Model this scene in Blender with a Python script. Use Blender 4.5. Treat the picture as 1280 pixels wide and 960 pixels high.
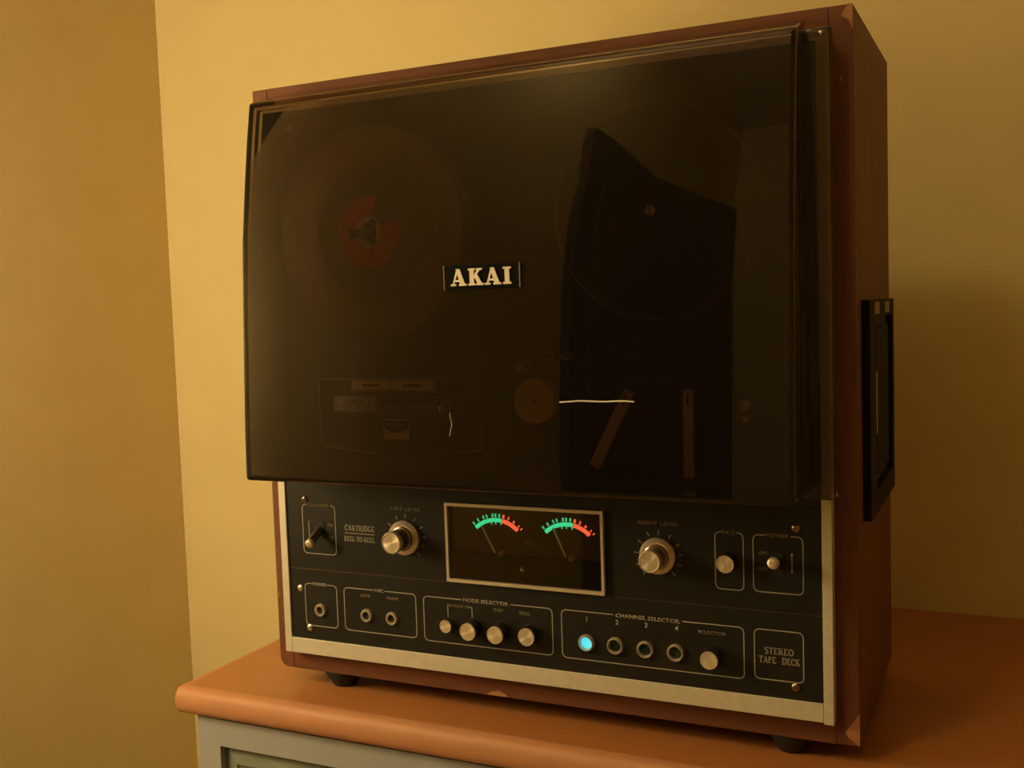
import bpy, bmesh, math, random
from mathutils import Vector, Matrix

scn = bpy.context.scene
for o in list(bpy.data.objects):
    bpy.data.objects.remove(o)
COL = scn.collection
random.seed(4)

# ------------------------------------------------------------------ camera
cam_d = bpy.data.cameras.new('camera')
cam_d.sensor_width = 36.0
cam_d.lens = 37.411
cam_d.clip_start = 0.01
cam = bpy.data.objects.new('camera', cam_d)
COL.objects.link(cam)
fwd = Vector((-0.43015388, 0.89986602, -0.07217186))
rgt = Vector((0.9027551, 0.42885897, -0.03336469))
upv = Vector((-0.000927798, 0.079505461, 0.996833999))
m = Matrix((rgt, upv, -fwd)).transposed().to_4x4()
m.translation = Vector((0.47975722, -0.60207047, 0.25181992))
cam.matrix_world = m
scn.camera = cam

# ------------------------------------------------------------------ world, exposure
w = bpy.data.worlds.new('world')
scn.world = w
w.use_nodes = True
w.node_tree.nodes['Background'].inputs[0].default_value = (0, 0, 0, 1)
w.node_tree.nodes['Background'].inputs[1].default_value = 0.0
scn.view_settings.view_transform = 'Standard'
scn.view_settings.look = 'None'
scn.view_settings.gamma = 1.0
scn.view_settings.use_curve_mapping = False
scn.view_settings.exposure = 0.0
scn.cycles.transparent_max_bounces = 24
scn.cycles.max_bounces = 12
scn.cycles.diffuse_bounces = 6
scn.cycles.sample_clamp_indirect = 4.0

LAMP_POS = (-0.322, -0.335, 0.30)       # shade of the floor lamp
LAMP_COL = (1.0, 0.79, 0.42)
LAMP_STRENGTH = 26.5
CEIL_POS = (-0.22, -1.20, 1.60)       # added ceiling globe standing for the general room light
CEIL_STRENGTH = 31.0

# ------------------------------------------------------------------ materials
MATS = {}
def mat(name, col, rough=0.5, metal=0.0, spec=0.5, emit=None, estr=0.0):
    if name in MATS: return MATS[name]
    mt = bpy.data.materials.new(name); mt.use_nodes = True
    b = mt.node_tree.nodes['Principled BSDF']
    b.inputs['Base Color'].default_value = (*col, 1)
    b.inputs['Roughness'].default_value = rough
    b.inputs['Metallic'].default_value = metal
    b.inputs['Specular IOR Level'].default_value = spec
    if emit:
        b.inputs['Emission Color'].default_value = (*emit, 1)
        b.inputs['Emission Strength'].default_value = estr
    MATS[name] = mt
    return mt

def noisy(name, c1, c2, scale=(1, 1, 1), nscale=5.0, rough=0.5, metal=0.0, spec=0.5,
          bump=0.0, detail=4.0, rvar=0.0):
    """procedural two tone material on object coordinates"""
    mt = mat(name, c1, rough, metal, spec)
    nt = mt.node_tree; b = nt.nodes['Principled BSDF']
    tc = nt.nodes.new('ShaderNodeTexCoord'); mp = nt.nodes.new('ShaderNodeMapping')
    mp.inputs['Scale'].default_value = scale
    nz = nt.nodes.new('ShaderNodeTexNoise'); nz.inputs['Scale'].default_value = nscale
    nz.inputs['Detail'].default_value = detail
    cr = nt.nodes.new('ShaderNodeValToRGB')
    cr.color_ramp.elements[0].position = 0.3; cr.color_ramp.elements[0].color = (*c1, 1)
    cr.color_ramp.elements[1].position = 0.7; cr.color_ramp.elements[1].color = (*c2, 1)
    nt.links.new(tc.outputs['Object'], mp.inputs[0]); nt.links.new(mp.outputs[0], nz.inputs['Vector'])
    nt.links.new(nz.outputs[0], cr.inputs[0]); nt.links.new(cr.outputs[0], b.inputs['Base Color'])
    if bump:
        bp = nt.nodes.new('ShaderNodeBump'); bp.inputs['Strength'].default_value = bump
        bp.inputs['Distance'].default_value = 0.002
        nt.links.new(nz.outputs[0], bp.inputs['Height']); nt.links.new(bp.outputs[0], b.inputs['Normal'])
    return mt

def clear(name, tint, ior=1.49, rough=0.02, haze=0.0, hazecol=(0.5, 0.45, 0.4)):
    """clear or smoked plastic sheet: tinted straight transmission, Fresnel gloss, a little haze"""
    mt = bpy.data.materials.new(name); mt.use_nodes = True
    nt = mt.node_tree; nt.nodes.clear()
    out = nt.nodes.new('ShaderNodeOutputMaterial')
    tr = nt.nodes.new('ShaderNodeBsdfTransparent'); tr.inputs[0].default_value = (*tint, 1)
    gl = nt.nodes.new('ShaderNodeBsdfGlossy'); gl.inputs['Roughness'].default_value = rough
    gl.inputs[0].default_value = (1, 1, 1, 1)
    fr = nt.nodes.new('ShaderNodeFresnel'); fr.inputs[0].default_value = ior
    mx = nt.nodes.new('ShaderNodeMixShader')
    src = tr
    if haze > 0:
        df = nt.nodes.new('ShaderNodeBsdfDiffuse'); df.inputs[0].default_value = (*hazecol, 1)
        m2 = nt.nodes.new('ShaderNodeMixShader'); m2.inputs[0].default_value = haze
        nt.links.new(tr.outputs[0], m2.inputs[1]); nt.links.new(df.outputs[0], m2.inputs[2])
        src = m2
    nt.links.new(fr.outputs[0], mx.inputs[0]); nt.links.new(src.outputs[0], mx.inputs[1])
    nt.links.new(gl.outputs[0], mx.inputs[2]); nt.links.new(mx.outputs[0], out.inputs[0])
    MATS[name] = mt
    return mt

M_WALL = noisy('wall_paint', (0.77, 0.63, 0.32), (0.80, 0.66, 0.34), nscale=14, rough=0.85, spec=0.15, bump=0.05)
M_CEIL = mat('ceiling_paint', (0.8, 0.76, 0.66), 0.9)
M_FLOOR = noisy('floor_tile', (0.46, 0.38, 0.28), (0.52, 0.44, 0.33), scale=(1, 1, 1), nscale=3, rough=0.4)
M_DOOR = noisy('reflection_door_wood', (0.09, 0.07, 0.045), (0.11, 0.085, 0.055), scale=(14, 14, 1), nscale=3, rough=0.5)
M_TOP = noisy('beech_veneer', (0.39, 0.150, 0.045), (0.43, 0.170, 0.054), scale=(2, 22, 22), nscale=4, rough=0.33, bump=0.02)
M_NOSE = noisy('beech_edging', (0.46, 0.20, 0.092), (0.50, 0.225, 0.105), scale=(2, 20, 20), nscale=4, rough=0.6)
M_GREY = noisy('grey_lacquer', (0.36, 0.36, 0.38), (0.38, 0.38, 0.40), nscale=30, rough=0.45)
M_GLASS_F = mat('frosted_glass', (0.16, 0.17, 0.14), 0.3)
M_GLASS_E = mat('glass_bevel', (0.20, 0.215, 0.18), 0.2)
M_WOODX = noisy('walnut_grain_across', (0.130, 0.050, 0.025), (0.190, 0.076, 0.038), scale=(3, 40, 40), nscale=3, rough=0.5, spec=0.18, bump=0.03)
M_WOODZ = noisy('walnut_grain_upright', (0.130, 0.050, 0.025), (0.190, 0.076, 0.038), scale=(40, 40, 3), nscale=3, rough=0.5, spec=0.18, bump=0.03)
M_CHIP = noisy('bare_wood', (0.34, 0.15, 0.06), (0.44, 0.21, 0.09), nscale=120, rough=0.8)
M_BLACK = noisy('black_panel', (0.012, 0.011, 0.009), (0.017, 0.015, 0.012), nscale=60, rough=0.42, spec=0.35)
M_DECK = noisy('dark_deck_plate', (0.016, 0.014, 0.012), (0.022, 0.019, 0.015), scale=(60, 1, 1), nscale=6, rough=0.4, spec=0.4)
M_RUBBER = mat('black_rubber', (0.012, 0.011, 0.010), 0.7)
M_PLAST = mat('black_plastic', (0.012, 0.0115, 0.011), 0.5, spec=0.3)
M_HANDLE = mat('handle_black', (0.008, 0.008, 0.009), 0.6, spec=0.12)
M_TRIM = noisy('brushed_aluminium_trim', (0.66, 0.60, 0.50), (0.72, 0.66, 0.55), scale=(1, 1, 1), nscale=200, rough=0.55, metal=0.35)
M_CAP = noisy('turned_aluminium_face', (0.78, 0.66, 0.50), (0.86, 0.73, 0.56), nscale=400, rough=0.36, metal=0.55)
def turned(mt):
    nt = mt.node_tree; b = nt.nodes['Principled BSDF']
    tg = nt.nodes.new('ShaderNodeTangent'); tg.direction_type = 'RADIAL'; tg.axis = 'Y'
    b.inputs['Anisotropic'].default_value = 0.85
    nt.links.new(tg.outputs[0], b.inputs['Tangent'])
turned(M_CAP)
M_RING = mat('satin_ring', (0.60, 0.50, 0.40), 0.35, 0.5)
M_ALU = noisy('spun_aluminium', (0.80, 0.74, 0.64), (0.88, 0.82, 0.72), nscale=300, rough=0.30, metal=1.0)
M_CHROME = mat('chrome', (0.86, 0.82, 0.76), 0.12, 1.0)
M_DKMETAL = mat('bronzed_metal', (0.30, 0.22, 0.17), 0.28, 1.0)
M_PRINT = mat('silver_print', (0.36, 0.33, 0.27), 0.5)
M_PRINTD = mat('faded_print', (0.20, 0.165, 0.11), 0.6)
M_PRINTG = mat('gold_print', (0.20, 0.13, 0.06), 0.6)
M_BADGE = mat('badge_letters', (0.86, 0.78, 0.62), 0.45, 0.2)
M_NEEDLE = mat('needle_white', (0.9, 0.85, 0.75), 0.5)
M_PIVOT = mat('pivot_pink', (0.55, 0.32, 0.24), 0.4, 0.3)
M_LEVER = mat('lever_metal', (0.85, 0.76, 0.68), 0.5, 0.15)
M_WHITE = mat('white_scratch', (0.8, 0.76, 0.68), 0.8)
M_RED = noisy('red_label', (0.80, 0.045, 0.025), (0.90, 0.06, 0.032), nscale=40, rough=0.6)
M_ORANGE = mat('orange_print', (0.75, 0.20, 0.01), 0.6)
M_YELLOW = mat('yellow_sticker', (0.42, 0.30, 0.02), 0.6)
M_HUB = mat('reel_hub_grey', (0.42, 0.36, 0.27), 0.6)
M_TAPE = mat('brown_tape', (0.045, 0.026, 0.016), 0.35)
M_DIAL = mat('meter_dial', (0.085, 0.045, 0.014), 0.5)
M_GREEN = mat('meter_green', (0.02, 0.2, 0.1), 0.5, emit=(0.05, 0.82, 0.33), estr=0.95)
M_GREEND = mat('meter_green_numerals', (0.02, 0.2, 0.1), 0.5, emit=(0.06, 0.80, 0.34), estr=0.7)
M_REDL = mat('meter_red', (0.2, 0.02, 0.01), 0.5, emit=(1.0, 0.13, 0.05), estr=1.1)
M_TEAL = mat('meter_teal_print', (0.16, 0.34, 0.26), 0.5)
M_TEALD = mat('meter_faint_print', (0.12, 0.18, 0.12), 0.5)
M_CYAN = mat('lit_lens', (0.1, 0.4, 0.45), 0.3, emit=(0.07, 0.62, 0.72), estr=1.1)
M_LENS = mat('unlit_lens', (0.010, 0.028, 0.022), 0.1)
M_BLUE = mat('blue_grey_plate', (0.32, 0.38, 0.46), 0.5)
M_SHADE = mat('lamp_shade_paper', (0.9, 0.8, 0.6), 0.8, emit=LAMP_COL, estr=LAMP_STRENGTH)
M_GLOBE = mat('fill_globe_glass', (0.9, 0.85, 0.75), 0.4, emit=LAMP_COL, estr=CEIL_STRENGTH)
M_SMOKE = clear('smoked_acrylic', (0.64, 0.56, 0.50), rough=0.012, haze=0.010, hazecol=(0.42, 0.34, 0.25))
M_CLEAR = clear('clear_reel_plastic', (0.93, 0.92, 0.90), rough=0.08, haze=0.24, hazecol=(0.66, 0.55, 0.44))
M_CLEARD = clear('smoky_reel_plastic', (0.72, 0.72, 0.70), rough=0.1, haze=0.015, hazecol=(0.3, 0.28, 0.22))
M_RIM = clear('reel_rim_plastic', (0.8, 0.78, 0.75), rough=0.1, haze=0.30, hazecol=(0.6, 0.52, 0.42))
M_PANE = clear('meter_window', (0.95, 0.94, 0.92), rough=0.02)

# ------------------------------------------------------------------ helpers
WPOS = {}
def link(o, parent=None, world=(0, 0, 0)):
    COL.objects.link(o)
    wv = Vector(world)
    if parent is not None:
        o.parent = parent
        o.location = wv - WPOS[parent.name]
    else:
        o.location = wv
    WPOS[o.name] = wv
    return o

def root(name, label, cat, loc, group=None):
    e = bpy.data.objects.new(name, None)
    e.empty_display_size = 0.03
    link(e, None, loc)
    tag(e, label, cat, group)
    return e

def tag(o, label, cat=None, group=None):
    o['label'] = label
    if cat: o['category'] = cat
    if group: o['group'] = group

def obj(name, bm, material, parent=None, bevel=0.0, segs=2, smooth=True, label=None, kind=None, angle=35):
    """one mesh object from a bmesh given in world coordinates; its origin goes to its centre"""
    bm.normal_update()
    vs = [v.co for v in bm.verts]
    lo = Vector([min(v[i] for v in vs) for i in range(3)]); hi = Vector([max(v[i] for v in vs) for i in range(3)])
    c = (lo + hi) / 2
    for v in bm.verts: v.co -= c
    me = bpy.data.meshes.new(name)
    bmesh.ops.recalc_face_normals(bm, faces=bm.faces[:])
    bm.to_mesh(me); bm.free()
    mats = material if isinstance(material, (list, tuple)) else [material]
    for mm in mats: me.materials.append(mm)
    o = bpy.data.objects.new(name, me)
    link(o, parent, c)
    if smooth:
        for p in me.polygons: p.use_smooth = True
        me.set_sharp_from_angle(angle=math.radians(angle))
    if bevel > 0:
        b = o.modifiers.new('bevel', 'BEVEL'); b.width = bevel; b.segments = segs
        b.limit_method = 'ANGLE'; b.angle_limit = math.radians(40)
        b.harden_normals = False
    if label: o['label'] = label
    if kind: o['kind'] = kind
    return o

def box(bm, x0, x1, y0, y1, z0, z1):
    v = [bm.verts.new((x, y, z)) for z in (z0, z1) for y in (y0, y1) for x in (x0, x1)]
    for f in ((0, 1, 3, 2), (4, 6, 7, 5), (0, 4, 5, 1), (2, 3, 7, 6), (0, 2, 6, 4), (1, 5, 7, 3)):
        bm.faces.new([v[i] for i in f])
    return bm
def B(*a):
    return box(bmesh.new(), *a)

def lathe(bm, c, prof, n=32, axis=(0, -1, 0), cap0=True, cap1=True):
    """prof: list of (distance along axis, radius)"""
    ax = Vector(axis).normalized()
    t = Vector((0, 0, 1)) if abs(ax.z) < 0.9 else Vector((1, 0, 0))
    u = ax.cross(t).normalized(); v = ax.cross(u)
    c = Vector(c); rings = []
    for d, r in prof:
        if r < 1e-7:
            rings.append([bm.verts.new(c + ax * d)])
        else:
            rings.append([bm.verts.new(c + ax * d + (u * math.cos(2 * math.pi * i / n) + v * math.sin(2 * math.pi * i / n)) * r) for i in range(n)])
    for a, b in zip(rings, rings[1:]):
        for i in range(n):
            j = (i + 1) % n
            if len(a) == 1 and len(b) == 1: continue
            if len(a) == 1: bm.faces.new((a[0], b[j], b[i]))
            elif len(b) == 1: bm.faces.new((a[i], a[j], b[0]))
            else: bm.faces.new((a[i], a[j], b[j], b[i]))
    if cap0 and len(rings[0]) > 1: bm.faces.new(rings[0])
    if cap1 and len(rings[-1]) > 1: bm.faces.new(rings[-1])
    return bm
def L(c, prof, n=32, axis=(0, -1, 0), **k):
    return lathe(bmesh.new(), c, prof, n, axis, **k)

def ring(c, ri, ro, y0, y1, n=48, a0=0, a1=360):
    """flat ring (or sector) in the xz plane between y0 (rear) and y1 (front)"""
    bm = bmesh.new(); full = abs(a1 - a0) >= 359.9
    k = n if full else n + 1
    R = []
    for i in range(k):
        a = math.radians(a0 + (a1 - a0) * i / n)
        ca, sa = math.cos(a), math.sin(a)
        R.append([bm.verts.new((c[0] + r * ca, y, c[1] + r * sa)) for r, y in ((ri, y0), (ro, y0), (ro, y1), (ri, y1))])
    for i in range(n):
        a, b = R[i], R[(i + 1) % k]
        for q in range(4):
            bm.faces.new((a[q], a[(q + 1) % 4], b[(q + 1) % 4], b[q]))
    if not full:
        bm.faces.new(R[0]); bm.faces.new(R[-1][::-1])
    return bm

def prism(poly, y0, y1, bm=None):
    """polygon of (x, z) points extruded from y0 to y1"""
    bm = bm or bmesh.new()
    a = [bm.verts.new((x, y0, z)) for x, z in poly]; b = [bm.verts.new((x, y1, z)) for x, z in poly]
    bm.faces.new(a); bm.faces.new(b[::-1])
    n = len(poly)
    for i in range(n):
        bm.faces.new((a[i], a[(i + 1) % n], b[(i + 1) % n], b[i]))
    return bm

def ribbon(pts, wd, y0, y1, closed=False, bm=None):
    """line of constant width along (x, z) points, mitred"""
    bm = bm or bmesh.new(); n = len(pts)
    P = [Vector(p) for p in pts]; vs = []
    for i in range(n):
        if closed: p0, p1 = P[i - 1], P[(i + 1) % n]
        else: p0, p1 = P[max(i - 1, 0)], P[min(i + 1, n - 1)]
        d1 = (P[i] - p0); d2 = (p1 - P[i])
        if d1.length < 1e-9: d1 = d2
        if d2.length < 1e-9: d2 = d1
        d1.normalize(); d2.normalize()
        n1 = Vector((-d1.y, d1.x)); n2 = Vector((-d2.y, d2.x))
        mt = (n1 + n2)
        mt = n1 if mt.length < 1e-6 else mt.normalized()
        s = wd / 2 / max(mt.dot(n1), 0.4)
        a, b = P[i] + mt * s, P[i] - mt * s
        vs.append([bm.verts.new((q.x, y, q.y)) for q, y in ((a, y0), (b, y0), (b, y1), (a, y1))])
    m_ = n if closed else n - 1
    for i in range(m_):
        a, b = vs[i], vs[(i + 1) % n]
        for q in range(4):
            bm.faces.new((a[q], a[(q + 1) % 4], b[(q + 1) % 4], b[q]))
    if not closed:
        bm.faces.new(vs[0]); bm.faces.new(vs[-1][::-1])
    return bm

def rrect(x0, x1, z0, z1, r, n=4):
    pts = []
    for cx, cz, a in ((x1 - r, z1 - r, 90), (x1 - r, z0 + r, 0), (x0 + r, z0 + r, -90), (x0 + r, z1 - r, -180)):
        for i in range(n + 1):
            t = math.radians(a - 90 * i / n)
            pts.append((cx + r * math.cos(t), cz + r * math.sin(t)))
    return pts   # clockwise from the top right corner

def outline(x0, x1, z0, z1, y, gap=None, r=0.003, wd=0.0006):
    pts = rrect(x0, x1, z0, z1, r)
    if gap:
        pts = [(gap[1], z1)] + pts + [(gap[0], z1)]
        return ribbon(pts, wd, y + 0.0003, y - 0.0002)
    return ribbon(pts, wd, y + 0.0003, y - 0.0002, closed=True)

def text_bm(s, cx, cz, y, width=None, height=0.0025, depth=0.0002, bold=0.0, track=1.0):
    """sans lettering, standing in the xz plane and facing -y, centred on (cx, cz)"""
    cu = bpy.data.curves.new('t', 'FONT'); cu.body = s; cu.size = 1.0
    cu.resolution_u = 2; cu.offset = bold; cu.space_character = track
    to = bpy.data.objects.new('t', cu); COL.objects.link(to)
    dg = bpy.context.evaluated_depsgraph_get()
    me = bpy.data.meshes.new_from_object(to.evaluated_get(dg))
    bpy.data.objects.remove(to); bpy.data.curves.remove(cu)
    bm = bmesh.new(); bm.from_mesh(me); bpy.data.meshes.remove(me)
    xs = [v.co.x for v in bm.verts]; ys = [v.co.y for v in bm.verts]
    x0, x1, y0, y1 = min(xs), max(xs), min(ys), max(ys)
    sz = height / (y1 - y0)
    sx = width / (x1 - x0) if width else sz
    for v in bm.verts:
        v.co = Vector((cx + (v.co.x - (x0 + x1) / 2) * sx, y, cz + (v.co.y - (y0 + y1) / 2) * sz))
    ex = bmesh.ops.extrude_face_region(bm, geom=bm.faces[:])
    for e in ex['geom']:
        if isinstance(e, bmesh.types.BMVert): e.co.y -= depth
    return bm

# a small serif alphabet drawn with strokes; every letter lives in a box 0..w by 0..1
def _arc(cx, cz, rx, rz, a0, a1, n=10):
    return [(cx + rx * math.cos(math.radians(a0 + (a1 - a0) * i / n)), cz + rz * math.sin(math.radians(a0 + (a1 - a0) * i / n))) for i in range(n + 1)]
T_, t_ = 0.15, 0.08
SERIF = {
 'A': (0.86, [(t_, [(0.12, 0), (0.43, 1)]), (T_, [(0.43, 1), (0.74, 0)]), (t_, [(0.22, 0.34), (0.63, 0.34)]), (t_, [(0, 0.04), (0.25, 0.04)]), (t_, [(0.58, 0.04), (0.88, 0.04)])]),
 'C': (0.78, [(T_, _arc(0.44, 0.5, 0.36, 0.45, 40, 320, 18)), (t_, [(0.73, 0.62), (0.73, 0.92)])]),
 'D': (0.84, [(T_, [(0.18, 0), (0.18, 1)]), (T_, [(0.02, 0.96), (0.36, 0.96)] + _arc(0.36, 0.5, 0.40, 0.46, 90, -90, 12) + [(0.02, 0.04)])]),
 'E': (0.70, [(T_, [(0.18, 0), (0.18, 1)]), (t_, [(0.02, 0.96), (0.62, 0.96), (0.62, 0.78)]), (t_, [(0.18, 0.52), (0.46, 0.52)]), (t_, [(0.02, 0.04), (0.66, 0.04), (0.66, 0.24)])]),
 'G': (0.84, [(T_, _arc(0.44, 0.5, 0.36, 0.45, 45, 330, 18)), (T_, [(0.74, 0.05), (0.74, 0.42)]), (t_, [(0.58, 0.42), (0.86, 0.42)])]),
 'I': (0.36, [(T_, [(0.18, 0), (0.18, 1)]), (t_, [(0, 0.96), (0.36, 0.96)]), (t_, [(0, 0.04), (0.36, 0.04)])]),
 'K': (0.86, [(T_, [(0.18, 0), (0.18, 1)]), (t_, [(0.18, 0.38), (0.68, 0.96)]), (T_, [(0.34, 0.54), (0.74, 0.04)]), (t_, [(0, 0.96), (0.36, 0.96)]), (t_, [(0, 0.04), (0.36, 0.04)]), (t_, [(0.54, 0.96), (0.82, 0.96)]), (t_, [(0.58, 0.04), (0.88, 0.04)])]),
 'L': (0.70, [(T_, [(0.18, 0), (0.18, 1)]), (t_, [(0, 0.96), (0.36, 0.96)]), (t_, [(0.02, 0.04), (0.66, 0.04), (0.66, 0.26)])]),
 'O': (0.88, [(T_, _arc(0.44, 0.5, 0.36, 0.45, 0, 360, 20))]),
 'P': (0.72, [(T_, [(0.18, 0), (0.18, 1)]), (t_, [(0.02, 0.96), (0.40, 0.96)] + _arc(0.40, 0.73, 0.24, 0.23, 90, -90, 8) + [(0.18, 0.50)]), (t_, [(0, 0.04), (0.36, 0.04)])]),
 'R': (0.82, [(T_, [(0.18, 0), (0.18, 1)]), (t_, [(0.02, 0.96), (0.40, 0.96)] + _arc(0.40, 0.74, 0.24, 0.22, 90, -90, 8) + [(0.18, 0.52)]), (T_, [(0.38, 0.5), (0.70, 0.04)]), (t_, [(0, 0.04), (0.36, 0.04)]), (t_, [(0.62, 0.04), (0.84, 0.04)])]),
 'S': (0.64, [(T_, _arc(0.32, 0.74, 0.22, 0.22, 30, 250, 10) + _arc(0.32, 0.27, 0.24, 0.23, 80, -150, 10))]),
 'T': (0.74, [(T_, [(0.37, 0), (0.37, 1)]), (t_, [(0.04, 0.78), (0.04, 0.96), (0.70, 0.96), (0.70, 0.78)]), (t_, [(0.2, 0.04), (0.54, 0.04)])]),
 '-': (0.36, [(t_, [(0.04, 0.42), (0.32, 0.42)])]),
 ' ': (0.45, []),
}
def serif_bm(s, cx, cz, y, width, height, depth=0.0002, wt=1.0):
    tot = sum(SERIF[ch][0] + 0.10 for ch in s) - 0.10
    sx = width / tot; x = cx - width / 2; bm = bmesh.new()
    for ch in s:
        wl, strokes = SERIF[ch]
        for tw, pts in strokes:
            ribbon([(x + px * sx, cz - height / 2 + pz * height) for px, pz in pts], tw * height * wt, y + 0.0003, y - depth, bm=bm)
        x += (wl + 0.10) * sx
    return bm

def structure(name, bm, material, **k):
    return obj(name, bm, material, None, kind='structure', **k)

# ------------------------------------------------------------------ room shell
XL, XR, YB, YF, ZF, ZC = -0.4035, 3.8, 0.3425, -3.0, -0.80, 1.75
structure('floor', B(XL - .1, XR + .1, YF - .1, YB + .1, ZF - .1, ZF), M_FLOOR)
structure('ceiling', B(XL - .1, XR + .1, YF - .1, YB + .1, ZC, ZC + .1), M_CEIL)
structure('wall_back', B(XL - .1, XR + .1, YB, YB + .1, ZF, ZC), M_WALL)
structure('wall_left', B(XL - .1, XL, YF, YB, ZF, ZC), M_WALL)
structure('wall_right', B(XR, XR + .1, YF, YB, ZF, ZC), M_WALL)
structure('wall_front', B(XL - .1, XR + .1, YF - .1, YF, ZF, ZC), M_WALL)

def reflection_door():  # unseen dark door, added only for its dark reflection in the smoked cover
    bm = bmesh.new(); y0, y1, z1 = -2.98, -1.58, ZF + 1.95; x = XL
    box(bm, x, x + .022, y0, y1, ZF, z1)
    for a, b in ((y0, (y0 + y1) / 2), ((y0 + y1) / 2, y1)):
        for c, d in ((ZF + .15, ZF + .85), (ZF + 1.0, z1 - .15)):
            box(bm, x + .022, x + .030, a + .10, b - .10, c, d)
    return bm
structure('added_reflection_door', reflection_door(), M_DOOR, smooth=False)

# ------------------------------------------------------------------ sideboard
ZT = -0.0155
TOPX0, TOPX1, TOPY0, TOPY1 = -0.0760, 1.25, -0.0315, 0.3415
THK = 0.0190
wt_ = root('worktop', 'orange beech worktop with rounded front edge carrying the tape deck', 'worktop', (0.5, 0.14, ZT - THK))
# flat board and rounded front and end edging
EDG = 0.0105
EDX = 0.0060
obj('board', B(TOPX0 + EDX, TOPX1 - EDX, TOPY0 + EDG, TOPY1, ZT - THK, ZT), M_TOP, wt_)
def edging():
    bm = bmesh.new(); n = 12; k = 5; rows = []
    hz = THK / 2; zc = ZT - hz
    def row(px, py, dx, dy):
        rr = []
        for i in range(n + 1):
            a = math.radians(90 - 180 * i / n)
            # flattened half-round
            o_ = abs(math.cos(a)) ** 0.5
            zz = hz * math.copysign(abs(math.sin(a)) ** 0.9, math.sin(a))
            rr.append(bm.verts.new((px + dx * EDX * o_, py + dy * EDG * o_, zc + zz)))
        rows.append(rr)
    row(TOPX0 + EDX, TOPY1, -1, 0)
    for i in range(k + 1):
        a = math.radians(180 + 90 * i / k)
        row(TOPX0 + EDX, TOPY0 + EDG, math.cos(a), math.sin(a))
    for i in range(k + 1):
        a = math.radians(270 + 90 * i / k)
        row(TOPX1 - EDX, TOPY0 + EDG, math.cos(a), math.sin(a))
    row(TOPX1 - EDX, TOPY1, 1, 0)
    for a, b in zip(rows, rows[1:]):
        for i in range(n):
            bm.faces.new((a[i], a[i + 1], b[i + 1], b[i]))
    return bm
obj('rounded_edging', edging(), M_NOSE, wt_, angle=60)

CZ1 = ZT - THK - 0.0012
cb = root('sideboard_cabinet', 'grey sideboard cabinet with framed glass doors under the beech worktop', 'cabinet', (0.5, 0.14, ZF))
def cab_body():
    bm = bmesh.new(); x0, x1, y0, y1 = -0.0585, 1.236, -0.004, 0.338
    t = 0.018
    box(bm, x0, x0 + t, y0, y1, ZF + 0.06, CZ1); box(bm, x1 - t, x1, y0, y1, ZF + 0.06, CZ1)
    box(bm, x0 + t, x1 - t, y0, y1, CZ1 - t, CZ1); box(bm, x0 + t, x1 - t, y0, y1, ZF + 0.06, ZF + 0.06 + t)
    box(bm, x0 + t, x1 - t, y1 - t, y1, ZF + 0.06 + t, CZ1 - t)
    return bm
obj('carcass', cab_body(), M_GREY, cb, smooth=False)
obj('plinth', B(-0.045, 1.22, 0.03, 0.31, ZF, ZF + 0.06), M_GREY, cb)
def door_at(x0, x1, hx):
    z0, z1, y0, y1 = ZF + 0.065, CZ1 - 0.0006, -0.024, -0.004
    fw = 0.0197
    bm = bmesh.new()
    box(bm, x0, x1, y0, y1, z1 - fw, z1); box(bm, x0, x1, y0, y1, z0, z0 + fw)
    box(bm, x0, x0 + fw, y0, y1, z0 + fw, z1 - fw); box(bm, x1 - fw, x1, y0, y1, z0 + fw, z1 - fw)
    d = obj('door', bm, M_GREY, cb, smooth=False, label='grey framed cabinet door with frosted glass')
    # bevelled glass: a lighter sloping border round a darker flat pane
    a = (x0 + fw, x1 - fw, z0 + fw, z1 - fw); b_ = 0.0125; bb = (a[0] + b_, a[1] - b_, a[2] + b_, a[3] - b_)
    bm = bmesh.new()
    q = [[bm.verts.new((x, y, z)) for x, z in ((r[0], r[2]), (r[1], r[2]), (r[1], r[3]), (r[0], r[3]))] for r, y in ((a, -0.018), (bb, -0.0215), (bb, -0.012), (a, -0.010))]
    for r0, r1 in zip(q, q[1:] + q[:1]):
        for i in range(4):
            bm.faces.new((r0[i], r0[(i + 1) % 4], r1[(i + 1) % 4], r1[i]))
    obj('glass_border', bm, M_GLASS_E, d, smooth=False)
    obj('pane', B(bb[0], bb[1], -0.0205, -0.013, bb[2], bb[3]), M_GLASS_F, d)
    h = L((hx, -0.024, -0.42), [(0, 0.004), (0.018, 0.004), (0.019, 0.009), (0.026, 0.010), (0.028, 0.008), (0.028, 0)], 20)
    obj('knob', h, M_ALU, d)
for x0, x1, hx in ((-0.0585, 0.3695, 0.345), (0.3725, 0.8025, 0.397), (0.8055, 1.236, 0.83)):
    door_at(x0, x1, hx)

# ------------------------------------------------------------------ tape deck
X0, X1, CY0, CY1, Z0, Z1 = -0.0065, 0.3989, 0.0080, 0.1726, -0.0034, 0.4088    # walnut case
TK = 0.0128
deck = root('tape_deck', 'vintage walnut-cased reel tape deck with smoked cover and lit meters', 'tape deck', (0.196, 0.09, ZT))

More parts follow.
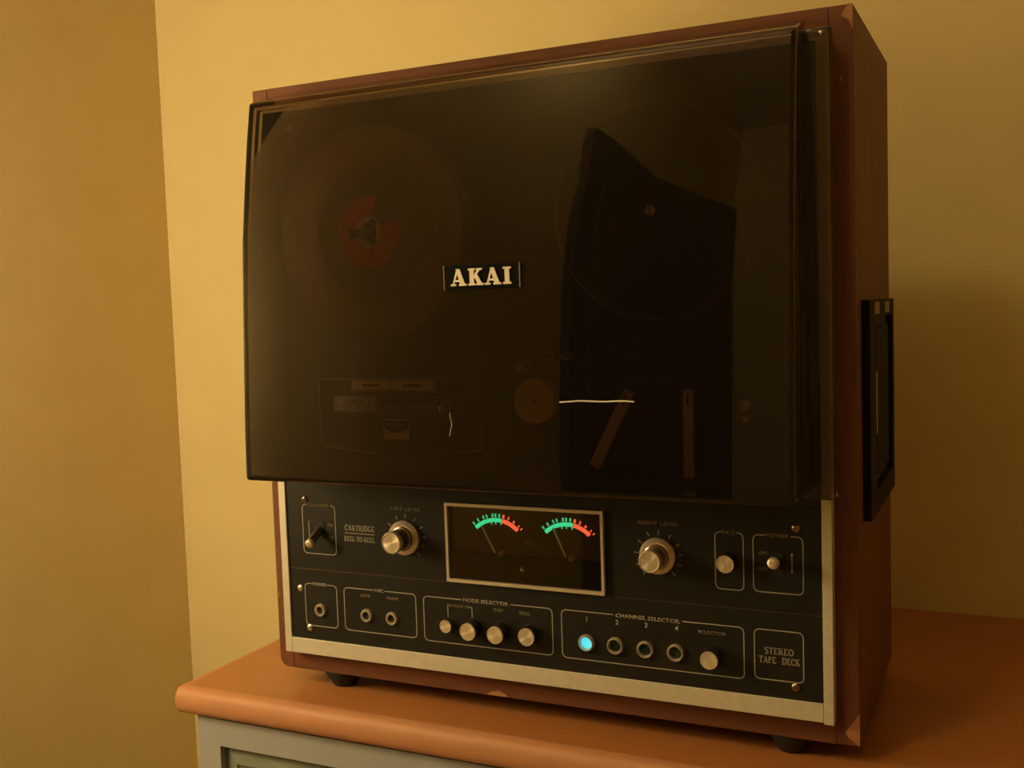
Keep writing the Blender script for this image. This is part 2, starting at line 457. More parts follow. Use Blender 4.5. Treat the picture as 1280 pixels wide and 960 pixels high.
def case_side(x0, x1, round_low):
    bm = B(x0, x1, CY0, CY1, Z0, Z1)
    if round_low:
        es = [e for e in bm.edges if all(abs(v.co.x - x0) < 1e-6 and v.co.z < Z0 + 1e-6 for v in e.verts)]
        bmesh.ops.bevel(bm, geom=es, offset=0.0075, segments=5, affect='EDGES', profile=0.5)
    return bm
obj('case_side', case_side(X0, X0 + TK, True), M_WOODZ, deck, bevel=0.0008)
obj('case_side', case_side(X1 - TK, X1, False), M_WOODZ, deck, bevel=0.0008)
obj('case_top', B(X0 + TK, X1 - TK, CY0, CY1, Z1 - TK, Z1), M_WOODX, deck, bevel=0.0004)
obj('case_bottom', B(X0 + TK, X1 - TK, CY0, CY1, Z0, Z0 + TK), M_WOODX, deck, bevel=0.0004)
obj('case_back', B(X0 + TK, X1 - TK, CY1 - 0.008, CY1 - 0.002, Z0 + TK, Z1 - TK), M_BLACK, deck)
# worn places in the veneer
def chip(poly, y0, y1): return obj('veneer_chip', prism(poly, y0, y1), M_CHIP, deck, smooth=False, label='bare pale wood where veneer broke off')
def fchip(*poly): chip(poly, CY0 + .0006, CY0 - .0003)
fchip((0.3988, -0.0030), (0.3988, 0.0164), (0.3908, 0.0042), (0.3930, 0.0012))
fchip((0.3987, 0.4084), (0.3987, 0.3945), (0.3968, 0.4000), (0.3925, 0.4026), (0.3955, 0.4078))
fchip((0.1620, -0.0030), (0.1780, -0.0030), (0.1762, -0.0014), (0.1710, 0.0008), (0.1655, -0.0008))
fchip((-0.0063, 0.0462), (-0.0043, 0.0485), (-0.0045, 0.0515), (-0.0063, 0.0528))
fchip((0.3915, 0.3720), (0.3930, 0.3700), (0.3922, 0.3675))

# feet
for fx in (0.0400, 0.3580):
    for fy in (0.022, 0.150):
        ft = L((fx, fy, Z0), [(0, 0.0), (0, 0.0140), (0.002, 0.0138), (0.0112, 0.0085), (0.0121, 0.0078), (0.0121, 0)], 24, axis=(0, 0, -1))
        obj('foot', ft, M_RUBBER, deck)

# flat aluminium trim round the black plates, 9 mm proud of the walnut
ox0, ox1, oz0, oz1 = 0.0063, 0.3861, 0.0118, 0.3955
ix0, ix1, iz0, iz1 = 0.0122, 0.3805, 0.0226, 0.3895
for a in ((ox0, ix0 - .0002, oz0, oz1), (ix1, ox1, oz0 - .0010, oz1), (ix0, ix1 - .0002, oz0, iz0), (ix0, ix1 - .0002, iz1, oz1)):
    obj('trim_strip', B(a[0], a[1], -.0012, .012, a[2], a[3]), M_TRIM, deck, bevel=0.0003, smooth=False)

# three black front plates
MX0, MX1, MZ0, MZ1 = 0.1425, 0.2500, 0.0755, 0.1245     # meter opening
low = obj('lower_panel', B(ix0, ix1, 0.0, 0.004, iz0, 0.0724), M_BLACK, deck, smooth=False)
def upper_plate():
    bm = bmesh.new()
    box(bm, ix0, MX0, 0, 0.004, 0.0734, 0.134); box(bm, MX1, ix1, 0, 0.004, 0.0734, 0.134)
    box(bm, MX0, MX1, 0, 0.004, MZ1, 0.134); box(bm, MX0, MX1, 0, 0.004, 0.0734, MZ0)
    return bm
upp = obj('upper_panel', upper_plate(), M_BLACK, deck, smooth=False)
obj('panel_seam', B(ix0, ix1, 0.0008, 0.003, 0.0720, 0.0738), mat('seam_lit_brown', (0.10, 0.05, 0.02), 0.5), deck)  # lit edge of the panel in the groove, painted as a brown strip
dkp = obj('reel_plate', B(ix0, ix1, 0.0, 0.004, 0.1344, iz1), M_DECK, deck, smooth=False)

def printed(bm, parent, material=None, name='lettering', label=None):
    return obj(name, bm, material or M_PRINT, parent, smooth=False, label=label)
Y0 = 0.0
# --- outlines (lower plate)
printed(outline(.0248, .0516, .0325, .0625, Y0, (.0308, .0432)), low, name='outline')
printed(outline(.0577, .1152, .0324, .0622, Y0, (.0825, .0910)), low, name='outline')
printed(outline(.1212, .2146, .0317, .0617, Y0, (.1500, .1855)), low, name='outline')
printed(outline(.2209, .3356, .0314, .0619, Y0, (.2555, .2990)), low, name='outline')
printed(outline(.3417, .3695, .0328, .0620, Y0), low, name='outline')
# --- outlines (upper plate)
printed(outline(.0256, .0530, .0843, .1188, Y0, (.0290, .0495)), upp, name='outline')
printed(outline(.3197, .3362, .0837, .1174, Y0, (.3235, .3325)), upp, name='outline')
printed(outline(.3419, .3700, .0840, .1171, Y0, (.3485, .3632)), upp, name='outline')
# --- lettering
def sans(s, cx, cz, w_, h_, parent, material=None, bold=0.02):
    printed(text_bm(s, cx, cz, Y0 + 0.0001, w_, h_, 0.0003, bold), parent, material)
sans('PHONES', .0370, .0625, .0110, .0022, low)
sans('MIC', .0867, .0622, .0066, .0023, low)
sans('LEFT', .0753, .0576, .0080, .0020, low, M_PRINTG)
sans('RIGHT', .0972, .0576, .0092, .0020, low, M_PRINTG)
sans('MODE SELECTOR', .1677, .0617, .0328, .0025, low)
sans('8 TRACK ON', .1487, .0570, .0150, .0020, low, M_PRINTD)
printed(ribbon([(.1396, .0486), (.1396, .0572), (.1409, .0572)], .0005, Y0 + .0003, Y0 - .0002), low, name='bracket_line')
printed(ribbon([(.1566, .0572), (.1576, .0572), (.1576, .0496)], .0005, Y0 + .0003, Y0 - .0002), low, name='bracket_line')
sans('CART', .1774, .0571, .0080, .0023, low, M_PRINTD)
sans('REEL', .1958, .0568, .0078, .0023, low, M_PRINTD)
sans('CHANNEL SELECTOR', .2772, .0616, .0405, .0024, low)
for n_, x_ in zip('1234', (.2379, .2578, .2765, .2955)):
    sans(n_, x_, .0573, None, .0031, low, None, 0.03)
sans('SELECTOR', .3170, .0567, .0168, .0021, low, M_PRINTD)
printed(serif_bm('STEREO', .3558, .0499, Y0, .0164, .0038), low)
printed(serif_bm('TAPE  DECK', .3559, .0445, Y0, .0232, .0038), low)
sans('EQUALIZER', .0392, .1187, .0180, .0022, upp, M_PRINTG)
sans('7½', .0488, .1052, .0045, .0022, upp, M_PRINTD)
sans('3¾', .0488, .0967, .0045, .0022, upp, M_PRINTD)
printed(ribbon([(.0307, .0953), (.0307, .1073)], .0006, Y0 + .0003, Y0 - .0002), upp, name='position_line')
printed(serif_bm('CARTRIDGE', .0728, .1044, Y0, .0240, .0038), upp)
printed(serif_bm('REEL-TO-REEL', .0724, .0967, Y0, .0246, .0034), upp)
printed(ribbon([(.0606, .1006), (.0848, .1006)], .0009, Y0 + .0003, Y0 - .0002), upp, M_PRINTD, name='underline')
sans('LEFT LEVEL', .1102, .1197, .0236, .0023, upp, M_PRINTD)
sans('RIGHT LEVEL', .2853, .1202, .0254, .0024, upp, M_PRINTG)
sans('S.R.T.', .3280, .1173, .0078, .0022, upp, M_PRINTG)
sans('POWER', .3558, .1172, .0128, .0023, upp, M_PRINTG)
sans('ON', .3474, .1066, .0048, .0021, upp, M_PRINTD)
sans('OFF', .3472, .0975, .0054, .0021, upp, M_PRINTD)
bm_ = ribbon([(.3638, .0970), (.3638, .1068)], .0006, Y0 + .0003, Y0 - .0002)
for zz in (.0970, .1068): lathe(bm_, (.3638, Y0, zz), [(-0.0003, .0007), (.0003, .0007)], 10)
printed(bm_, upp, name='position_line')

# --- screws
def screw(x, z, y, parent, r=0.0024, material=M_DKMETAL):
    bm = L((x, y, z), [(-0.001, r), (0.0006, r), (0.0013, r * .7), (0.0015, r * .35), (0.0009, r * .3), (0.0009, 0)], 20)
    return obj('screw', bm, material, parent)
for x_, z_ in ((.0282, .1224), (.3663, .1223)): screw(x_, z_, Y0, deck)
for x_, z_ in ((.0210, .0586), (.0277, .0309), (.3650, .0302)): screw(x_, z_, Y0, deck, material=M_ALU if x_ < .1 else M_DKMETAL)

# --- jacks
for x_, z_ in ((.0377, .0443), (.0760, .0442), (.0962, .0440)):
    j = obj('jack_socket', L((x_, Y0, z_), [(-0.001, .0045), (0.0012, .0045), (0.0022, .0040), (0.0022, .0030), (0.0010, .0027), (-0.001, .0027)], 28, cap0=False, cap1=False), M_RING, deck)
    obj('jack_hole', L((x_, Y0 - 0.0002, z_), [(-0.001, .0028), (0.0, .0028)], 24), M_RUBBER, j)

# --- indicator lamps
for i, (x_, z_) in enumerate(((.2375, .0424), (.2565, .0426), (.2757, .0424), (.2947, .0425))):
    r_ = obj('channel_lamp', L((x_, Y0, z_), [(-0.001, .0053), (0.0014, .0053), (0.0026, .0047), (0.0026, .0042), (0.0010, .0037), (-0.001, .0037)], 32, cap0=False, cap1=False), M_RING, deck,
             label='chrome ringed lamp glowing cyan' if i == 0 else 'chrome ringed lamp, unlit')
    obj('lens', L((x_, Y0, z_), [(-0.0008, .0038), (0.0001, .0037), (0.0007, .0024), (0.0009, 0)], 24), M_CYAN if i == 0 else M_LENS, r_)

# --- push buttons
def button(x, z, r, out):
    b = obj('push_button', L((x, Y0, z), [(-0.001, r * .93), (out - .0016, r * .97), (out - .0012, r)], 32, cap1=False), M_DKMETAL, deck)
    obj('button_cap', L((x, Y0, z), [(out - .0014, r * .99), (out - .0004, r), (out, r * .93), (out - .0003, r * .88), (out - .0002, 0)], 40, cap0=False), M_CAP, b, label='turned aluminium button face')
    obj('button_collar', ring((x, z), r * 1.02, r * 1.16, Y0 + .0005, Y0 - .0006, 28), M_RUBBER, b)
button(.1400, .0442, .0043, .0056)
for x_, o_ in ((.1592, .0108), (.1789, .0110), (.1995, .0080)): button(x_, .0440, .0057, o_)
button(.3176, .0437, .0053, .0115)
button(.3278, .1008, .0052, .0102)

# --- dual level knobs
def level_knob(x, z, rs, rc, out, ticks):
    k = obj('level_knob', L((x, Y0, z), [(-0.0005, rs * .98), (.0006, rs), (.0026, rs), (.0044, rs * .80), (.0044, rc * 1.12)], 48, cap1=False), M_CAP, deck, label='spun aluminium level knob skirt')
    obj('knob_body', L((x, Y0, z), [(.004, rc * 1.16), (.0062, rc * 1.10), (.0066, rc * .98), (out - .0035, rc * .96)], 48), M_DKMETAL, k, label='dark bronzed knob body')
    obj('knob_cap', L((x, Y0, z), [(out - .0036, rc), (out - .0008, rc * 1.0), (out, rc * .93), (out + .0001, rc * .90), (out - .0004, rc * .84), (out - .0004, 0)], 48), M_CAP, k, label='bright knob cap')
    for a in ticks:
        ca, sa = math.cos(math.radians(a)), math.sin(math.radians(a))
        r0, r1 = rs + .0015, rs + .0042
        obj('scale_tick', ribbon([(x + r0 * ca, z + r0 * sa), (x + r1 * ca, z + r1 * sa)], .0006, Y0 + .0003, Y0 - .0002), M_PRINT, k, smooth=False)
TICKS = [-48, -20, 4, 30, 58, 88, 116, 146, 176, 205, 232]
level_knob(.1090, .1005, .0116, .0073, .0185, TICKS)
level_knob(.2850, .1008, .0110, .0068, .0175, TICKS)
# --- switch levers
def lever(bx, bz, tx, ty, tz, r0, r1, body):
    a, b = Vector((bx, 0.001, bz)), Vector((tx, ty, tz)); ax = (b - a); n = ax.length
    k = obj('toggle_switch', L(a, [(0, r0), (n * .82, r1 * .96), (n * .85, r1 * .96)], 24, axis=ax), body, deck)
    obj('toggle_tip', L(a, [(n * .84, r1), (n * .97, r1), (n, r1 * .85), (n + .0004, r1 * .5), (n + .0005, 0)], 24, axis=ax), M_CAP, k, label='bright lever tip')
    obj('switch_slot', prism(rrect(bx - r0 * 1.25, bx + r0 * 1.25, bz - .0065, bz + .0065, r0 * .9), Y0 + .001, Y0 - .0004), M_RUBBER, k, smooth=False)
lever(.0402, .1020, .0409, -.0150, .0941, .0026, .0031, M_DKMETAL)
lever(.3555, .1010, .3560, -.0140, .1047, .0030, .0034, M_DKMETAL)

# --- twin VU meter
vm = obj('vu_meter', (lambda bm: (box(bm, MX0 - .0012, MX1 + .0012, -.0030, .0, MZ1 - .0004, MZ1 + .0016), box(bm, MX0 - .0012, MX1 + .0012, -.0030, .0, MZ0 - .0016, MZ0 + .0004),
         box(bm, MX0 - .0012, MX0 + .0006, -.0030, .0, MZ0 + .0004, MZ1 - .0004), box(bm, MX1 - .0006, MX1 + .0012, -.0030, .0, MZ0 + .0004, MZ1 - .0004))[0])(bmesh.new()),
         mat('meter_frame_metal', (0.60, 0.50, 0.36), 0.5, 0.4), deck, smooth=False, label='twin level meter in a thin metal frame')
obj('meter_wall', (lambda bm: (box(bm, MX0 - .002, MX0, .0, .010, MZ0, MZ1), box(bm, MX1, MX1 + .002, .0, .010, MZ0, MZ1), box(bm, MX0, MX1, .0, .010, MZ1, MZ1 + .002), box(bm, MX0, MX1, .0, .010, MZ0 - .002, MZ0))[0])(bmesh.new()), M_RUBBER, vm, smooth=False)
obj('meter_dial', B(MX0, MX1, .0065, .010, MZ0, MZ1), M_DIAL, vm, label='dim brown dial plate')
obj('meter_mask', B(MX0, MX1, .0020, .0062, MZ0, .0925), M_PLAST, vm, bevel=.0004, label='black mask under the needles')
obj('meter_pane', B(MX0 + .0006, MX1 - .0006, -.0012, -.0006, MZ0 + .0004, MZ1 - .0004), M_PANE, vm)
YD = .0065
for cx in (.1743, .2238):
    cz, ri, ro = .0930, .0204, .0230
    obj('green_scale', ring((cx, cz), ri, ro, YD, YD - .0004, 20, 80, 133), M_GREEN, vm, smooth=False, label='glowing green scale arc')
    obj('red_scale', ring((cx, cz), ri, ro, YD, YD - .0004, 14, 46, 79), M_REDL, vm, smooth=False, label='glowing red scale arc')
    for a in (131, 122, 112, 106, 96, 91, 84.5):
        ca, sa = math.cos(math.radians(a)), math.sin(math.radians(a))
        obj('scale_numeral', ribbon([(cx + .0236 * ca, cz + .0236 * sa), (cx + .0259 * ca, cz + .0259 * sa)], .0009 if a > 100 else .0011, YD, YD - .0004), M_GREEND, vm, smooth=False)
    for a in (77.5, 69, 59, 49, 43):
        ca, sa = math.cos(math.radians(a)), math.sin(math.radians(a)); q = .0259 if a > 60 else .0252
        obj('scale_numeral', ribbon([(cx + .0236 * ca, cz + .0236 * sa), (cx + q * ca, cz + q * sa)], .0013 if a in (77.5, 59) else .0008, YD, YD - .0004), M_REDL, vm, smooth=False)
    for a in (100, 91, 80):
        ca, sa = math.cos(math.radians(a)), math.sin(math.radians(a))
        obj('scale_mark', ribbon([(cx + .0188 * ca, cz + .0188 * sa), (cx + .0203 * ca, cz + .0203 * sa)], .0006, YD, YD - .0004), M_GREEND, vm, smooth=False)
for (x0, z0), (x1, z1), (px_, pz_) in (((.1669, .1113), (.1760, .0945), (.1782, .0932)), ((.2169, .1133), (.2250, .0955), (.2274, .0938))):
    obj('needle', ribbon([(x0, z0), (x1, z1)], .0011, YD - .0062, YD - .0067), M_NEEDLE, vm, smooth=False)
    obj('needle_pivot', L((px_, YD - .0002, pz_), [(0, .0020), (.0040, .0019), (.0052, .0012), (.0055, 0)], 18), M_PIVOT, vm)
printed(text_bm('VU', .1983, .1012, YD, .0076, .0035, .0003, .03), vm, M_TEAL)
printed(text_bm('STANDARD LEVEL METER', .1984, .0977, YD, .0250, .0014, .0003, .0), vm, M_TEALD)
obj('needle_pivot', L((.1985, YD, .0940), [(0, .0014), (.002, .0012), (.0024, 0)], 14), M_DKMETAL, vm)
obj('screw', L((.1942, .0022, .0850), [(0, .0021), (.0008, .0021), (.0014, .0015), (.0012, .0007), (.0006, .0007), (.0006, 0)], 20), M_CHROME, vm)

# --- reel plate furniture
hc_pts = [(.0460, .2050), (.0462, .2062), (.0470, .2069), (.1680, .2069), (.1693, .2064), (.1698, .2052), (.1706, .1630), (.1702, .1618), (.1690, .1612)]
hc_pts += [(.1690 - (.1690 - .0485) * t, .1612 - .0046 * math.sin(math.pi * t) ** .9) for t in [i / 14 for i in range(1, 15)]] + [(.0473, .1622), (.0467, .1640)]
hc = obj('head_cover', prism(hc_pts, 0.0, -.0018), M_DECK, deck, smooth=False, label='dark head cover with printed name strip')
printed(ribbon(hc_pts, .0009, -.0016, -.0021, closed=True), hc, M_PRINT, name='outline')
yh = -.0018
obj('counter_frame', B(.0731, .1389, yh, yh - .0010, .1989, .2062), mat('counter_metal', (0.50, 0.41, 0.31), .45, .3), hc, bevel=.0003)
for x0, x1 in ((.0742, .1040), (.1056, .1368)):
    obj('counter_window', B(x0, x1, yh - .0008, yh - .0016, .2003, .2055), mat('counter_plate', (0.72, 0.62, 0.48), .4, .3), hc, bevel=.0003)
    obj('counter_slot', B(x0 + .008, x1 - .008, yh - .0015, yh - .0018, .2020, .2036), M_RUBBER, hc)
printed(ribbon([(.0582, .1953), (.1555, .1953), (.1555, .1850), (.0582, .1850)], .0005, yh + .0002, yh - .0003, closed=True), hc, M_PRINT, name='name_strip_outline')
obj('name_plate', B(.0586, .0926, yh + .0002, yh - .0006, .1854, .1949), M_BLUE, hc)
printed(text_bm('AKAI', .0756, .1902, yh - .0005, .0230, .0058, .0003, .03), hc, M_PRINT)
printed(text_bm('X-1800SD', .1240, .1902, yh + .0001, .0500, .0062, .0003, .02), hc, M_PRINT)
printed(text_bm('CROSS-FIELD HEAD  8-TRACK CARTRIDGE', .1065, .1827, yh + .0001, .0860, .0016, .0003, .0), hc, M_PRINTD)
obj('head_label', B(.0970, .1170, yh + .0002, yh - .0005, .1668, .1803), mat('head_label_metal', (0.66, 0.52, 0.40), .5, .2), hc)
obj('head_label_field', prism([(.0980, .1794), (.1160, .1794), (.1160, .1738), (.1110, .1716), (.1070, .1711), (.1030, .1716), (.0980, .1738)], yh - .0004, yh - .0007), M_PLAST, hc, smooth=False)
printed(text_bm('GX', .1070, .1765, yh - .0006, .0125, .0042, .0003, .03), hc, M_PRINT)

# capstan cap, tape guides, levers, screws
pc = obj('pinch_roller', L((.2115, 0, .1940), [(-.0005, .0105), (.004, .0105), (.004, .0140), (.0095, .0142), (.0112, .0135), (.0115, .0128), (.0112, 0)], 48), mat('roller_cap', (0.85, 0.66, 0.50), .5, .1), deck, label='round metal cap')
obj('cap_pin', L((.2115, -.0111, .1940), [(0, .0014), (.0006, .0012), (.0007, 0)], 14), M_DKMETAL, pc)
for x_, z_, r_ in ((.2030, .2148, .0034), (.2194, .2212, .0024), (.2316, .2210, .0022)):
    obj('tape_guide', L((x_, 0, z_), [(-.0005, r_ * 1.3), (.002, r_ * 1.3), (.0022, r_ * .6), (.009, r_ * .6), (.0092, r_), (.0105, r_), (.011, r_ * .5), (.011, 0)], 22), M_DKMETAL, deck)
def flat_lever(x0, z0, x1, z1, wd, mark):
    d = Vector((x1 - x0, z1 - z0)).normalized(); n = Vector((-d.y, d.x)) * wd / 2
    poly = [(x0 + n.x, z0 + n.y), (x1 + n.x, z1 + n.y), (x1 - n.x, z1 - n.y), (x0 - n.x, z0 - n.y)]
    k = obj('function_lever', prism(poly, -.008, -.012), M_LEVER, deck, bevel=.0004, smooth=False, label='flat brushed metal lever')
    cx, cz = (x0 + x1) / 2, (z0 + z1) / 2
    obj('lever_post', L((cx, 0, cz), [(-.0005, .004), (.0085, .004)], 20), M_DKMETAL, k)
    a = Vector((x0, z0)) + d * .003; b = Vector((x0, z0)) + d * .0095
    obj('lever_mark', ribbon([tuple(a), tuple(b)], .0009, -.0119, -.0123), M_RUBBER, k, smooth=False)
flat_lever(.2734, .2004, .2500, .1548, .0068, True)
flat_lever(.3087, .2018, .3081, .1500, .0061, True)
sans2 = [('REW · FF', .2810, .2068, .0255), ('STOP · PLAY', .3120, .2074, .0270)]
for s_, x_, z_, w_ in sans2:
    printed(text_bm(s_, x_, z_, .0001, w_, .0020, .0003, .0), dkp, M_PRINTG)
screw(.3386, .1918, 0, deck, .0033, M_CHROME); screw(.3384, .1838, 0, deck, .0022, M_CHROME)
screw(.1980, .2360, 0, deck, .0022); screw(.0300, .3780, 0, deck, .0024); screw(.3690, .3780, 0, deck, .0024)

# reel tables (spindles) belong to the deck
RC = ((.1060, .3020), (.2950, .3026))
for cx, cz in RC:
    rt = obj('reel_table', L((cx, 0, cz), [(-.0005, .022), (.004, .022), (.0050, .0205), (.0085, .0205), (.0085, .0040)], 40, cap1=False), M_PLAST, deck)
    obj('spindle', L((cx, 0, cz), [(.008, .0038), (.0300, .0038), (.0315, .0028), (.0320, 0)], 20), M_DKMETAL if cx < .2 else M_CHROME, rt)
    for a in (90, 210, 330):
        ca, sa = math.cos(math.radians(a)), math.sin(math.radians(a))
        obj('spindle_key', ribbon([(cx + .003 * ca, cz + .003 * sa), (cx + .0058 * ca, cz + .0058 * sa)], .0024, -.0085, -.0240), M_PLAST, rt, smooth=False)

# ------------------------------------------------------------------ smoked dust cover (part of the deck)
PROF = [(-.0492, .1430), (-.0484, .174), (-.0462, .216), (-.0438, .260), (-.0410, .301), (-.0385, .3194), (-.0354, .342), (-.0318, .3655), (-.0270, .3920)]
CX0, CX1, CYR = .0172, .3752, -.0016
def cover_bm():
    bm = bmesh.new()
    lf = [bm.verts.new((CX0, y, z)) for y, z in PROF]; rf = [bm.verts.new((CX1, y, z)) for y, z in PROF]
    n = len(PROF)
    lb = [bm.verts.new((CX0, CYR, z)) for y, z in PROF]; rb = [bm.verts.new((CX1, CYR, z)) for y, z in PROF]
    tl, tr = bm.verts.new((CX0, CYR, .4010)), bm.verts.new((CX1, CYR, .4010))
    for i in range(n - 1):
        bm.faces.new((lf[i], rf[i], rf[i + 1], lf[i + 1]))
        bm.faces.new((lf[i], lf[i + 1], lb[i + 1], lb[i]))
        bm.faces.new((rf[i], rb[i], rb[i + 1], rf[i + 1]))
    bm.faces.new((lf[-1], rf[-1], tr, tl))
    bm.faces.new((lf[0], lb[0], rb[0], rf[0]))
    bm.faces.new((lf[-1], tl, lb[-1])); bm.faces.new((rf[-1], rb[-1], tr))
    return bm
def cover_mesh():
    o = obj('cover_form', cover_bm(), M_SMOKE)
    bv = o.modifiers.new('round', 'BEVEL'); bv.width = .0028; bv.segments = 3; bv.limit_method = 'ANGLE'; bv.angle_limit = math.radians(50)
    sd = o.modifiers.new('sheet', 'SOLIDIFY'); sd.thickness = .0032; sd.offset = -1.0; sd.use_even_offset = True
    me = bpy.data.meshes.new_from_object(o.evaluated_get(bpy.context.evaluated_depsgraph_get()))
    bm = bmesh.new(); bm.from_mesh(me)
    for v in bm.verts: v.co += o.location
    bpy.data.objects.remove(o)
    return bm
cv = obj('dust_cover', cover_mesh(), M_SMOKE, deck, label='smoked acrylic dust cover', angle=8)
def flange(s):
    x0, x1 = (CX1 - .0034, .3896) if s > 0 else (.0028, CX0 + .0034)
    return B(x0, x1, -.0066, -.0014, .1400, .3950)
for s in (-1, 1):
    obj('cover_flange', flange(s), M_SMOKE, cv, bevel=.0012, segs=3)
obj('hinge_pin', L((.3842, -.0064, .3918), [(-.001, .0013), (.0012, .0013), (.0016, .0008), (.0017, 0)], 14), M_CHROME, cv)
# badge
BY = -.0432
bd = obj('badge_plate', B(.1708, .2203, BY + .0012, BY - .0010, .2630, .2777), mat('badge_black', (0.008, 0.007, 0.006), 0.3, spec=0.08), cv, bevel=.0004)
for ex in (.1704, .2200):
    printed(B(ex, ex + .0006, BY + .001, BY - .0014, .2632, .2775), cv, M_PRINTD, name='badge_edge')
def slab(letter, x, z0, h, s):
    """bold slab-serif capitals of the badge"""
    P = {
     'A': [[(.06, .0), (.18, .0), (.52, .98), (.40, .98)], [(.34, 1), (.62, 1), (1.02, .02), (.66, .02)], [(.24, .24), (.72, .24), (.68, .36), (.28, .36)],
           [(-.04, 0), (.34, 0), (.34, .12), (-.04, .12)], [(.56, 0), (1.12, 0), (1.12, .12), (.56, .12)]],
     'K': [[(.10, 0), (.40, 0), (.40, 1), (.10, 1)], [(0, 0), (.50, 0), (.50, .12), (0, .12)], [(0, .88), (.50, .88), (.50, 1), (0, 1)],
           [(.38, .34), (.38, .56), (.68, .94), (.88, .94)], [(.44, .52), (.62, .68), (1.02, .04), (.68, .04)],
           [(.58, .88), (1.0, .88), (1.0, 1), (.58, 1)], [(.58, 0), (1.10, 0), (1.10, .12), (.58, .12)]],
     'I': [[(.13, 0), (.45, 0), (.45, 1), (.13, 1)], [(0, 0), (.58, 0), (.58, .12), (0, .12)], [(0, .88), (.58, .88), (.58, 1), (0, 1)]],
    }[letter]
    bm = bmesh.new()
    for k, poly in enumerate(P):
        prism([(x + a * s, z0 + b * h) for a, b in poly], BY - .0008, BY - .0018 - k * .00002, bm)
    return bm
s_ = .0092
x_ = .1758
for ch, wdt in (('A', 1.12), ('K', 1.10), ('A', 1.12), ('I', .56)):
    printed(slab(ch, x_, .2652, .0100, s_), cv, M_BADGE, name='badge_letter')
    x_ += (wdt + .12) * s_
# scratches in the acrylic
def cover_y(z):
    for (y0, z0), (y1, z1) in zip(PROF, PROF[1:]):
        if z0 <= z <= z1: return y0 + (y1 - y0) * (z - z0) / (z1 - z0)
    return PROF[0][0]
def scratch(pts, wd, material=None):
    y = cover_y(sum(p[1] for p in pts) / len(pts))
    printed(ribbon(pts, wd, y + .0006, y - .0004), cv, material or M_WHITE, name='scratch')
scratch([(.2440, .1970), (.2490, .1973), (.2562, .1979), (.2630, .1977), (.2712, .1975), (.2780, .1979), (.2842, .1979), (.2886, .1976)], .0008)
scratch([(.1732, .1899), (.1736, .1862), (.1744, .1830), (.1732, .1791), (.1725, .1760)], .0005, M_PRINT)
scratch([(.1660, .1937), (.1664, .1912)], .0005, M_PRINTD)

# ------------------------------------------------------------------ side handle
HX0, HX1 = X1 - .0005, X1 + .0046
hd = obj('carry_handle', (lambda bm: (box(bm, HX0, HX1, .030, .157, .2390, .2490), box(bm, HX0, HX1, .030, .157, .1220, .1360),
        box(bm, HX0, HX1, .030, .058, .1360, .2390), box(bm, HX0, HX1, .146, .157, .1360, .2390))[0])(bmesh.new()), M_HANDLE, deck, smooth=False, label='black recessed handle plate')
obj('handle_well', B(HX0, X1 + .0006, .058, .146, .1360, .2390), M_RUBBER, hd)
obj('handle_grip', B(X1 + .0008, X1 + .0036, .070, .132, .142, .233), M_HANDLE, hd, bevel=.001)
obj('handle_strip', B(X1 + .0030, X1 + .0046, .0600, .0618, .169, .206), M_LEVER, hd)
for y0, y1 in ((.052, .074), (.104, .128)):  # lit patches on the handle bracket, put in as paler plates
    obj('lit_bracket_patch', B(X1 + .004, X1 + .0049, y0, y1, .2405, .2476), mat('lit_bracket_tan', (0.40, 0.28, 0.12), .5, .3), hd)

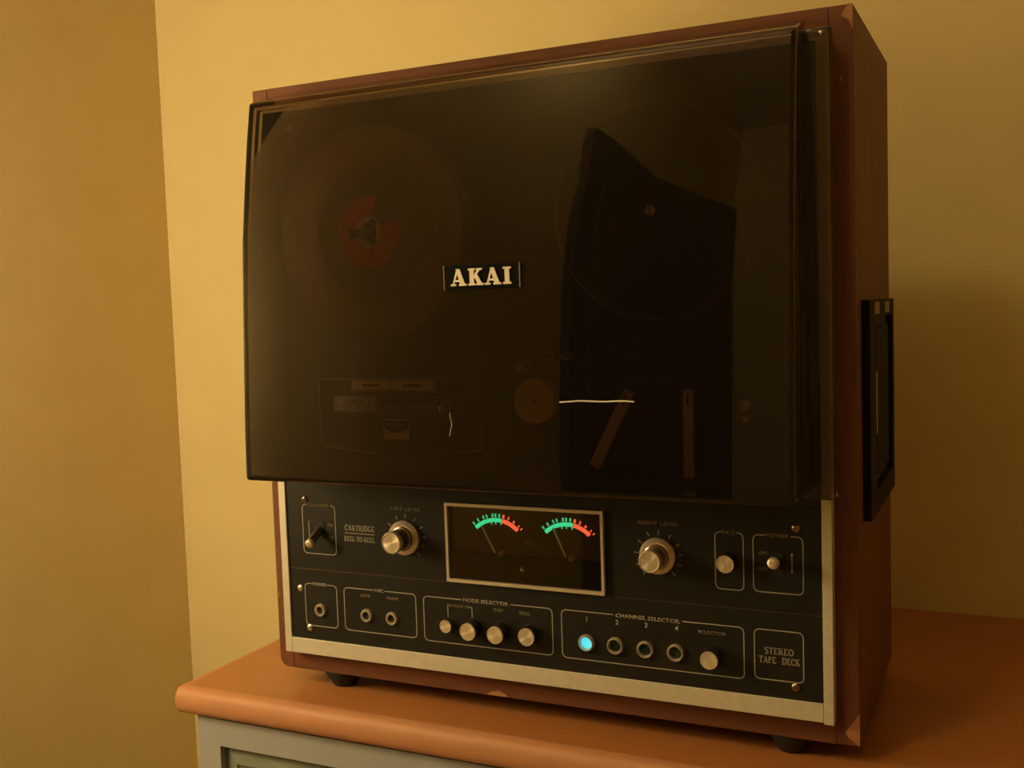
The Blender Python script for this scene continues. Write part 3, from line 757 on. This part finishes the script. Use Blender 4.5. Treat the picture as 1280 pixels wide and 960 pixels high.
# ------------------------------------------------------------------ tape reels (lift off their spindles)
def reel(name, label, c, R, rp, left):
    cx, cz = c
    r = root(name, label, 'tape reel', (cx, -.0088, cz - R))
    yr, yf = -.0088, -.0245
    for nm, y0, y1 in (('rear_flange', yr, yr - .0012), ('front_flange', yf + .0012, yf)):
        obj(nm, ring(c, .0064, R - .0012, y0, y1, 72), M_CLEAR if left else M_CLEARD, r)
        obj('flange_rim', ring(c, R - .0012, R, y0 + .0002, y1 - .0002, 72), M_RIM, r)
    obj('hub', ring(c, .0064, .0180, yr - .0012, yf + .0012, 48), M_HUB if left else M_PLAST, r)
    obj('tape_pack', ring(c, .0180, rp, yr - .0014, yr - .0095, 72), M_TAPE, r)
    if left:
        # the label ring is cut away at the upper right
        obj('reel_label', ring(c, .0098, .0226, yf + .0001, yf - .0004, 60, 72, 72 + 325 - 18), M_RED, r, label='red paper label with a bite torn out')
        obj('label_print', ring(c, .0118, .0212, yf - .0003, yf - .0006, 12, -68, -25), M_ORANGE, r)
        obj('hub_face', ring(c, .0064, .0098, yf + .0001, yf - .0003, 40), mat('hub_face_paper', (0.80, 0.60, 0.36), .6), r)
        for a in (180, 60, 300):
            ca, sa = math.cos(math.radians(a)), math.sin(math.radians(a)); rr = .0138 if a == 180 else .0092
            obj('hub_slot', ribbon([(cx + .0044 * ca, cz + .0044 * sa), (cx + rr * ca, cz + rr * sa)], .0052, yf - .0002, yf - .0007), M_RUBBER, r, smooth=False)
        obj('sticker', prism([(cx - .0535 + .0048 * math.cos(t), cz - .0215 + .0072 * math.sin(t)) for t in [2 * math.pi * i / 16 for i in range(16)]], yf, yf - .0003), M_YELLOW, r, smooth=False)
    else:
        obj('hub_face', ring(c, .0064, .0185, yf + .0001, yf - .0003, 40), M_PLAST, r)
        obj('pack_edge', ring(c, rp - .0005, rp + .0002, yr - .0092, yr - .0100, 72), M_RIM, r)
    return r
reel('tape_reel', 'clear plastic tape reel with round red centre label', RC[0], .0675, .0430, True)
reel('tape_reel', 'dark small take-up reel with black centre under the smoked cover', RC[1], .0605, .0270, False)

# ------------------------------------------------------------------ floor lamp lighting the corner
lx, ly, lz = LAMP_POS
fl = root('floor_lamp_offscreen', 'slim floor lamp with glowing drum shade by the left wall beside the sideboard', 'lamp', (lx, ly, ZF))
obj('base', L((lx, ly, ZF), [(0, .075), (.012, .075), (.02, .068), (.022, .012)], 40, axis=(0, 0, 1), cap1=False), M_PLAST, fl)
obj('pole', L((lx, ly, ZF), [(.02, .009), (lz - ZF - .10, .009)], 16, axis=(0, 0, 1)), M_CHROME, fl)
obj('shade_offscreen', L((lx, ly, lz), [(-.10, .062), (.10, .050)], 40, axis=(0, 0, 1)), M_SHADE, fl)
gx, gy, gz = CEIL_POS  # globe added as fill, stands for the room light reaching the deck front
cl = root('ceiling_fill_offscreen', 'unseen white globe at the ceiling, added as general room light', 'lamp', (gx, gy, gz))
obj('globe_offscreen', L((gx, gy, gz), [(.12 * -math.cos(math.pi * i / 16), .12 * math.sin(math.pi * i / 16)) for i in range(17)], 32, axis=(0, 0, 1)), M_GLOBE, cl)
obj('ceiling_mount', L((gx, gy, ZC), [(0, .05), (.02, .05), (.028, .03), (ZC - gz - .11, .02)], 24, axis=(0, 0, -1)), M_CHROME, cl)
